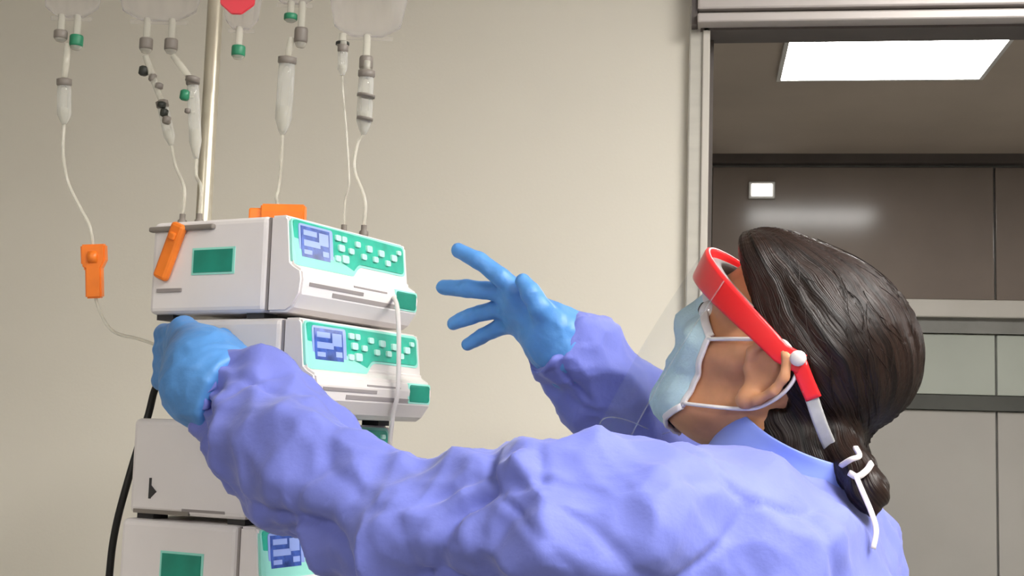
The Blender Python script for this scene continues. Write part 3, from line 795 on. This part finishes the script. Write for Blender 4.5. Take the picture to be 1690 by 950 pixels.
# sleeve coordinates: distance along the near sleeve
sa = npv(sleeveL[0][0]); sb = npv(sleeveL[-1][0]); sax = (sb-sa)/np.linalg.norm(sb-sa)
tl = (v-sa) @ sax; sl = np.linalg.norm(sb-sa)
wsl = np.clip(1-np.abs(chain(v.astype(F32), sleeveL, .03))/.05, 0, 1)*np.clip((sl-tl)/.12, 0, 1)
perp = v-sa-tl[:, None]*sax
sp = np.concatenate([(tl*1.0)[:, None], perp[:, :2]*.45], 1)
def worley(p):
    """distance to the nearest and second nearest scattered point"""
    b = np.floor(p).astype(int); f1 = np.full(len(p), 9.); f2 = f1.copy()
    for a in (-1, 0, 1):
        for c_ in (-1, 0, 1):
            for e_ in (-1, 0, 1):
                q_ = b+np.array([a, c_, e_]); h = _perm[_perm[_perm[q_[:,0] & 255]+(q_[:,1] & 255)]+(q_[:,2] & 255)]
                d = np.linalg.norm(q_+.5+.45*_gr[h]-p, axis=1)
                f2 = np.minimum(f2, np.maximum(f1, d)); f1 = np.minimum(f1, d)
    return f1, f2
# cloth stretched towards the hand: long folds follow the arm, cross creases break them up
arm = np.stack([tl*5.0, perp[:, 0]*11, perp[:, 2]*11+perp[:, 1]*4], 1)+wv*.8
c1 = worley(arm+3)[0]**2; c2 = worley((v+wv*.025)*np.array([13, 13, 12])+20)[0]**2; c3 = worley((v+wv*.02)*26+50)[0]**2
d1_ = worley((v+wv*.05)*np.array([6.5, 6.5, 5.5])+9)[0]**2
d3_ = ridged(np.stack([tl*15+pnoise(v*9)*1.3, perp[:, 0]*7, perp[:, 1]*7+perp[:, 2]*6], 1)+70)
cuff = np.exp(-(tl/.05)**2)*wsl
w1 = worley(np.stack([tl*4.0+perp[:, 2]*3, perp[:, 0]*9, perp[:, 2]*8], 1)+wv*1.1+33); w2 = worley((v+wv*.06)*np.array([7, 7, 9])+60)
vall = np.exp(-((w1[1]-w1[0])/.09)**2)*(.35+.65*wsl)+.8*np.exp(-((w2[1]-w2[0])/.08)**2)
disp = -.0080*vall*np.clip(.6+1.6*pnoise(v*6+90), 0, 1.3)+.030*(d1_-.35)+.026*(c2-.33)+.009*(c3-.33)+wsl*(.034*(c1-.35)+.007*(d3_-.5))+cuff*.004*np.sin(np.arctan2(perp[:, 2], perp[:, 1])*11+6*pnoise(v*12))
calm = np.clip((np.linalg.norm(v-npv(scap), axis=1)-.06)/.14, .72, 1)
v = v+n*(disp*calm)[:, None]
gown = np_mesh('gown', v, f, 'gown', person, BASE)
gown['label'] = 'loose crumpled blue isolation gown'

# collar: a standing band round the neck, open at the back
bm = bmesh.new(); ring = []; NA = 40
cF = (bF*math.cos(rad(24))+bZ*math.sin(rad(24))); nax = cF.cross(bL); cc0_ = NB+bZ*.012+bF*.006
for i in range(NA+1):
    a = math.pi*(-.86+1.72*i/NA)
    rx, ry = .078, .076
    hgt = .034+.006*math.sin(2.3*a+1)
    p0 = cc0_+cF*(.000+rx*math.cos(a))+bL*(ry*math.sin(a))
    out = (cF*math.cos(a)+bL*math.sin(a))
    rowpts = [p0-nax*.03+out*.014, p0-nax*.006+out*.009, p0+nax*hgt*.6+out*.003, p0+nax*hgt+out*(.006+.004*math.sin(5*a))]
    ring.append([bm.verts.new(p-BASE) for p in rowpts])
for i in range(NA):
    for j in range(3): bm.faces.new((ring[i][j], ring[i+1][j], ring[i+1][j+1], ring[i][j+1]))
bmesh.ops.recalc_face_normals(bm, faces=bm.faces)
bmesh.ops.solidify(bm, geom=bm.faces[:], thickness=.003)
col_ = from_bm('collar', bm, 'gowntie', gown, True)
mo = col_.modifiers.new('s', 'SUBSURF'); mo.levels = 1; mo.render_levels = 1

# ------------------------------------------------------------------ gloves
def hand_sdf(fingers, palm, cuff):
    def f_(P):
        d = None
        for a, b, ra, rb in palm:
            c = sd_cap(P, a, b, ra, rb); d = c if d is None else smin(d, c, .016)
        for ch in fingers:
            fd = None
            for (a, ra), (b, rb) in zip(ch, ch[1:]):
                c = sd_cap(P, a, b, ra, rb); fd = c if fd is None else smin(fd, c, .003)
            d = smin(d, fd, .006)
        if cuff:
            cc = None
            for (a, ra), (b, rb) in zip(cuff, cuff[1:]):
                c = sd_cap(P, a, b, ra, rb); cc = c if cc is None else smin(cc, c, .02)
            a, b = cuff[-2][0], cuff[-1][0]
            cc = smax(cc, (P-npv(b)) @ npv((b-a).normalized()), .006)
            d = smin(d, cc, .02)
        return d
    return f_
def build_glove(name, fingers, palm, cuff, h=.0021, wr=.0012):
    fn = hand_sdf(fingers, palm, cuff)
    pts = [p for c_ in fingers for p in c_]+[(p[0], p[2]) for p in palm]+[(p[1], p[3]) for p in palm]+list(cuff)
    lo = [min(p[0][i]-p[1] for p in pts)-.006 for i in range(3)]; hi = [max(p[0][i]+p[1] for p in pts)+.006 for i in range(3)]
    v, f = surface_net(fn, *[axis(lo[i], hi[i], [(9, h)]) for i in range(3)])
    n = grad(fn, v, .001)
    wv_ = pnoise(v*30)
    d = wr*(ridged(v*45+wv_[:, None]*.6)-.5)
    for (c_, rc) in cuff[1:]:
        d = d+.0035*np.exp(-(np.linalg.norm(v-npv(c_), axis=1)/.05)**2)*(ridged(v*22+wv_[:, None])-.5)
    return np_mesh(name, v+n*d[:, None], f, 'glove', person, BASE)
k = lambda px, py, d, r: (cs(px, py, d), r)
# raised hand beyond the shoulder, fingers spread towards the pumps
fR = [
    [k(856, 482, 1.495, .0125), k(826, 457, 1.495, .0105), k(790, 430, 1.505, .0098), k(757, 413, 1.52, .0085)],      # index
    [k(848, 492, 1.505, .0125), k(815, 480, 1.515, .0105), k(770, 476, 1.53, .0098), k(732, 474, 1.545, .0085)],      # middle
    [k(850, 512, 1.515, .0120), k(818, 510, 1.53, .0102), k(778, 521, 1.545, .0095), k(748, 533, 1.555, .0080)],      # ring
    [k(856, 534, 1.525, .0112), k(826, 539, 1.54, .0092), k(795, 555, 1.55, .0085), k(772, 568, 1.555, .0072)],       # little
    [k(915, 538, 1.478, .0150), k(892, 508, 1.466, .0130), k(876, 484, 1.464, .0112), k(864, 464, 1.470, .0090)],     # thumb
]
pR = [(cs(925, 562, 1.50), cs(856, 484, 1.495), .024, .014), (cs(925, 562, 1.50), cs(850, 500, 1.507), .024, .014),
      (cs(925, 562, 1.50), cs(852, 518, 1.518), .024, .0135), (cs(925, 566, 1.505), cs(858, 536, 1.525), .024, .013), (cs(935, 570, 1.50), cs(905, 525, 1.48), .022, .016)]
cR = [(cs(910, 550, 1.50), .027), (cs(930, 572, 1.505), .034), (cs(960, 602, 1.515), .036)]
g1 = build_glove('glove', fR, pR, cR); g1['label'] = 'blue glove on the raised hand with spread fingers'
# gripping hand round the rear edge of the second pump
pl = lambda a, b, z, r: (_pl(a-.019, b+.003, z), r)      # along the pump's side, across it, below its top
fL = [[pl(.140+e_, -.033, z_+.002, .0125), pl(.1855, -.0095, z_, .0110), pl(.1885, .013, z_-.002, .0102), pl(.1865, .034, z_-.004, .0085)]
      for z_, e_ in ((-.1300, -.004), (-.1475, .002), (-.1650, 0), (-.1820, -.008))]
fL.append([k(335, 585, 1.425, .0150), pl(.125, -.042, -.150, .0132), pl(.113, -.024, -.138, .0118), pl(.098, -.0115, -.134, .0098)])
pL = [(WRL, fL[0][0][0], .030, .0155), (WRL, fL[1][0][0], .030, .0155), (WRL, fL[2][0][0], .030, .015), (WRL, fL[3][0][0], .030, .0145), (WRL, cs(330, 572, 1.43), .026, .018)]
cL = [(cs(330, 600, 1.410), .033), (cs(340, 630, 1.395), .044), (cs(385, 655, 1.372), .046)]
g2 = build_glove('glove', fL, pL, cL); g2['label'] = 'blue glove gripping the second pump'

# ------------------------------------------------------------------ face mask
def trace_head(c, dv, off):
    t = .20; c = np.array(c, F32); dv = np.array(dv, F32)
    for _ in range(24):
        p = (c+dv*t)[None, None]; dd = float(sd_head_l(p)[0, 0])-off; t -= dd*.8
        if abs(dd) < 3e-4: break
    return c+dv*t
NU, NVr = 30, 26; c0 = (.028, 0, -.055); Gm = np.zeros((NU+1, NVr+1, 3))
for i in range(NU+1):
    az = rad(-62+124*i/NU); fr_ = abs(i/NU*2-1)
    top, bot = rad(44-16*fr_**1.5), rad(-66+36*fr_**1.5)
    for j in range(NVr+1):
        el = top+(bot-top)*j/NVr
        Gm[i, j] = trace_head(c0, (math.cos(el)*math.cos(az), math.cos(el)*math.sin(az), math.sin(el)), .003)
for _ in range(5):                                  # taut cloth bridges the hollows
    Gs = Gm.copy(); Gs[1:-1, 1:-1] = (Gm[:-2, 1:-1]+Gm[2:, 1:-1]+Gm[1:-1, :-2]+Gm[1:-1, 2:])/4; Gm = .4*Gm+.6*Gs
cc0 = np.array(c0)
for j in range(NVr+1):
    pl_ = .0022*(((j % 7)/7.0)-.3)*(1 if 4 < j < 23 else 0)
    for i in range(NU+1):
        dvv = Gm[i, j]-cc0; dvv /= np.linalg.norm(dvv); eg = min(1, min(i, NU-i, j, NVr-j)/4); Gm[i, j] += dvv*(.001+.005*eg+eg*pl_+.0008*math.sin(i*1.7+j*.8))
bm = bmesh.new(); vv = [[bm.verts.new(hw(*Gm[i, j])-BASE) for j in range(NVr+1)] for i in range(NU+1)]
for i in range(NU):
    for j in range(NVr): bm.faces.new((vv[i][j], vv[i][j+1], vv[i+1][j+1], vv[i+1][j]))
bmesh.ops.recalc_face_normals(bm, faces=bm.faces); bmesh.ops.solidify(bm, geom=bm.faces[:], thickness=.0018)
fm = from_bm('face_mask', bm, 'mask', person, True); fm['label'] = 'pleated pale blue surgical mask'
def rim(pts, wd=.008):
    P_ = [hw(*p)-BASE for p in pts]; cc_ = hw(*c0)-BASE
    return tube_bm(P_, 0, 10, flat=(wd, .0036, lambda p, i: (p-cc_).normalized()))
bmr = rim([Gm[i, 0] for i in range(NU+1)], .009); from_bm('top_binding', bmr, 'maskrim', fm, True)
for i in (0, NU): from_bm('side_binding', rim([Gm[i, j] for j in range(NVr+1)], .0065), 'maskrim', fm, True)
from_bm('bottom_binding', rim([Gm[i, NVr] for i in range(NU+1)], .007), 'maskrim', fm, True)
for sg, i in ((1, NU), (-1, 0)):
    t_, b_ = Vector(Gm[i, 1]), Vector(Gm[i, NVr-1])
    loop = [t_, t_.lerp(Vector((.012, sg*.084, .012)), .5)+Vector((0, sg*.004, 0)), Vector((.008, sg*.086, .013)), Vector((-.012, sg*.093, .020)), Vector((-.032, sg*.094, .004)), Vector((-.031, sg*.090, -.022)),
            Vector((-.016, sg*.084, -.048)), Vector((.004, sg*.079, -.062)), b_.lerp(Vector((.004, sg*.079, -.062)), .45)+Vector((0, sg*.004, 0)), b_]
    from_bm('ear_loop', tube_bm([hw(*p)-BASE for p in smooth_path(loop, 6)], .0020, 8), 'maskrim', fm, True)

# ------------------------------------------------------------------ face shield
fs = from_bm('face_shield', bmesh.new(), 'shield', person)       # filled below
def band_pt(ph, off=0, dz=0):
    return Vector((-.010+(  .131+off)*math.cos(ph) if math.cos(ph) > 0 else -.010+(.10+off)*math.cos(ph), (.0975+off)*math.sin(ph),   .010+.030*max(0, math.cos(ph))**.8+dz))
phs = [rad(-104+208*i/48) for i in range(49)]
hgt = [.020+.014*max(0, math.cos(p)) for p in phs]
path = [hw(*band_pt(p))-BASE for p in phs]; cc_ = hw(-.01, 0, .03)-BASE
band = from_bm('headband', tube_bm(path, 0, 12, flat=(hgt, .0065, lambda p, i: (p-cc_)-hU*((p-cc_).dot(hU)))), 'red', fs, True)
path2 = [hw(*band_pt(p, -.012, -.001))-BASE for p in phs[9:40]]
from_bm('forehead_foam', tube_bm(path2, 0, 10, flat=(.020, .016, lambda p, i: (p-cc_)-hU*((p-cc_).dot(hU)))), 'slot', fs, True)
for sg in (-1, 1):
    p = band_pt(sg*rad(101)); 
    from_bm('snap', lathe_bm([(.001, -.003), (.0075, -.002), (.0075, .004), (.005, .0065), (.001, .007)], hw(p.x, p.y+sg*.003, p.z+.004)-BASE, hL*sg, 14), 'tie', fs, True)
    p2 = [band_pt(sg*rad(102)), Vector((-.046, sg*.092, -.004)), Vector((-.058, sg*.0895, -.014))]
    from_bm('band_end', tube_bm([hw(*x)-BASE for x in smooth_path(p2, 4)], 0, 10, flat=(.016, .005, lambda p, i: hL*sg)), 'red', fs, True)
# clear visor
NP, NQ = 40, 14; bm = bmesh.new(); G2 = []
for i in range(NP+1):
    ph = rad(-52+104*i/NP); row = []
    for j in range(NQ+1):
        t = j/NQ; cornr = max(0, abs(i/NP*2-1)-.8)/.2
        p = band_pt(ph, .0045+.014*t+.004*math.sin(t*3)); p.z += .012-(.212-.03*cornr**2)*t
        row.append(bm.verts.new(hw(*p)-BASE))
    G2.append(row)
for i in range(NP):
    for j in range(NQ): bm.faces.new((G2[i][j], G2[i+1][j], G2[i+1][j+1], G2[i][j+1]))
edge = [v_.co.copy() for v_ in G2[0]]+[G2[i][NQ].co.copy() for i in range(1, NP)]+[v_.co.copy() for v_ in G2[NP][::-1]]
bmesh.ops.recalc_face_normals(bm, faces=bm.faces)
bm.to_mesh(fs.data); bm.free(); fs.data.polygons.foreach_set('use_smooth', [True]*len(fs.data.polygons))
fs['label'] = 'clear face shield on a red headband'
from_bm('visor_edge', tube_bm(edge, .0007, 6), 'shieldrim', fs, True)
# elastic strap round the back of the head
def off_hair(p, lift):
    p = np.array(p, F32)
    for _ in range(12):
        d = float(sd_hair_l(p[None, None])[0, 0])-lift
        if d > -2e-4: break
        h_ = .002; g_ = np.array([float(sd_hair_l((p+np.eye(3, dtype=F32)[a]*h_)[None, None])[0, 0]-sd_hair_l((p-np.eye(3, dtype=F32)[a]*h_)[None, None])[0, 0]) for a in range(3)])
        p = p-(g_/(np.linalg.norm(g_)+1e-9)*d).astype(F32)
    return Vector([float(x) for x in p])
sp_ = []
for sg in (1, -1):
    side = smooth_path([(-.050, sg*.0915, -.008), (-.075, sg*.083, -.034), (-.098, sg*.062, -.058), (-.118, sg*.034, -.078), (-.126, 0, -.084)], 7)
    sp_ += side if sg == 1 else side[::-1][1:]
sp_ = [off_hair(p, .0035) for p in sp_]
cn = hw(-.05, 0, -.03)-BASE
from_bm('strap', tube_bm([hw(*p)-BASE for p in sp_], 0, 10, flat=(.013, .0025, lambda p, i: p-cn)), 'strap', fs, True)
# knotted ties at the nape, one end hanging down the back
kn = cs(1404, 772, 1.225)
bmk = tube_bm(rel(BASE, smooth_path([cs(1388, 768, 1.235), cs(1404, 758, 1.222), cs(1418, 752, 1.225), cs(1412, 738, 1.24)], 6)), 0, 8, flat=(.005, .0038, lambda p, i: -FWD))
from_bm('strap_knot', bmk, 'tie', fs, True)
from_bm('strap_knot', tube_bm(rel(BASE, smooth_path([cs(1402, 780, 1.225), cs(1415, 786, 1.218), cs(1430, 776, 1.222), cs(1438, 764, 1.235)], 6)), 0, 8, flat=(.006, .0038, lambda p, i: -FWD)), 'tie', fs, True)
from_bm('strap_end', tube_bm(rel(BASE, smooth_path([cs(1413, 786, 1.216), cs(1424, 812, 1.200), cs(1438, 845, 1.188), cs(1446, 875, 1.180), cs(1441, 905, 1.176)], 6)), 0, 8, flat=(.005, .002, lambda p, i: -FWD)), 'tie', fs, True)
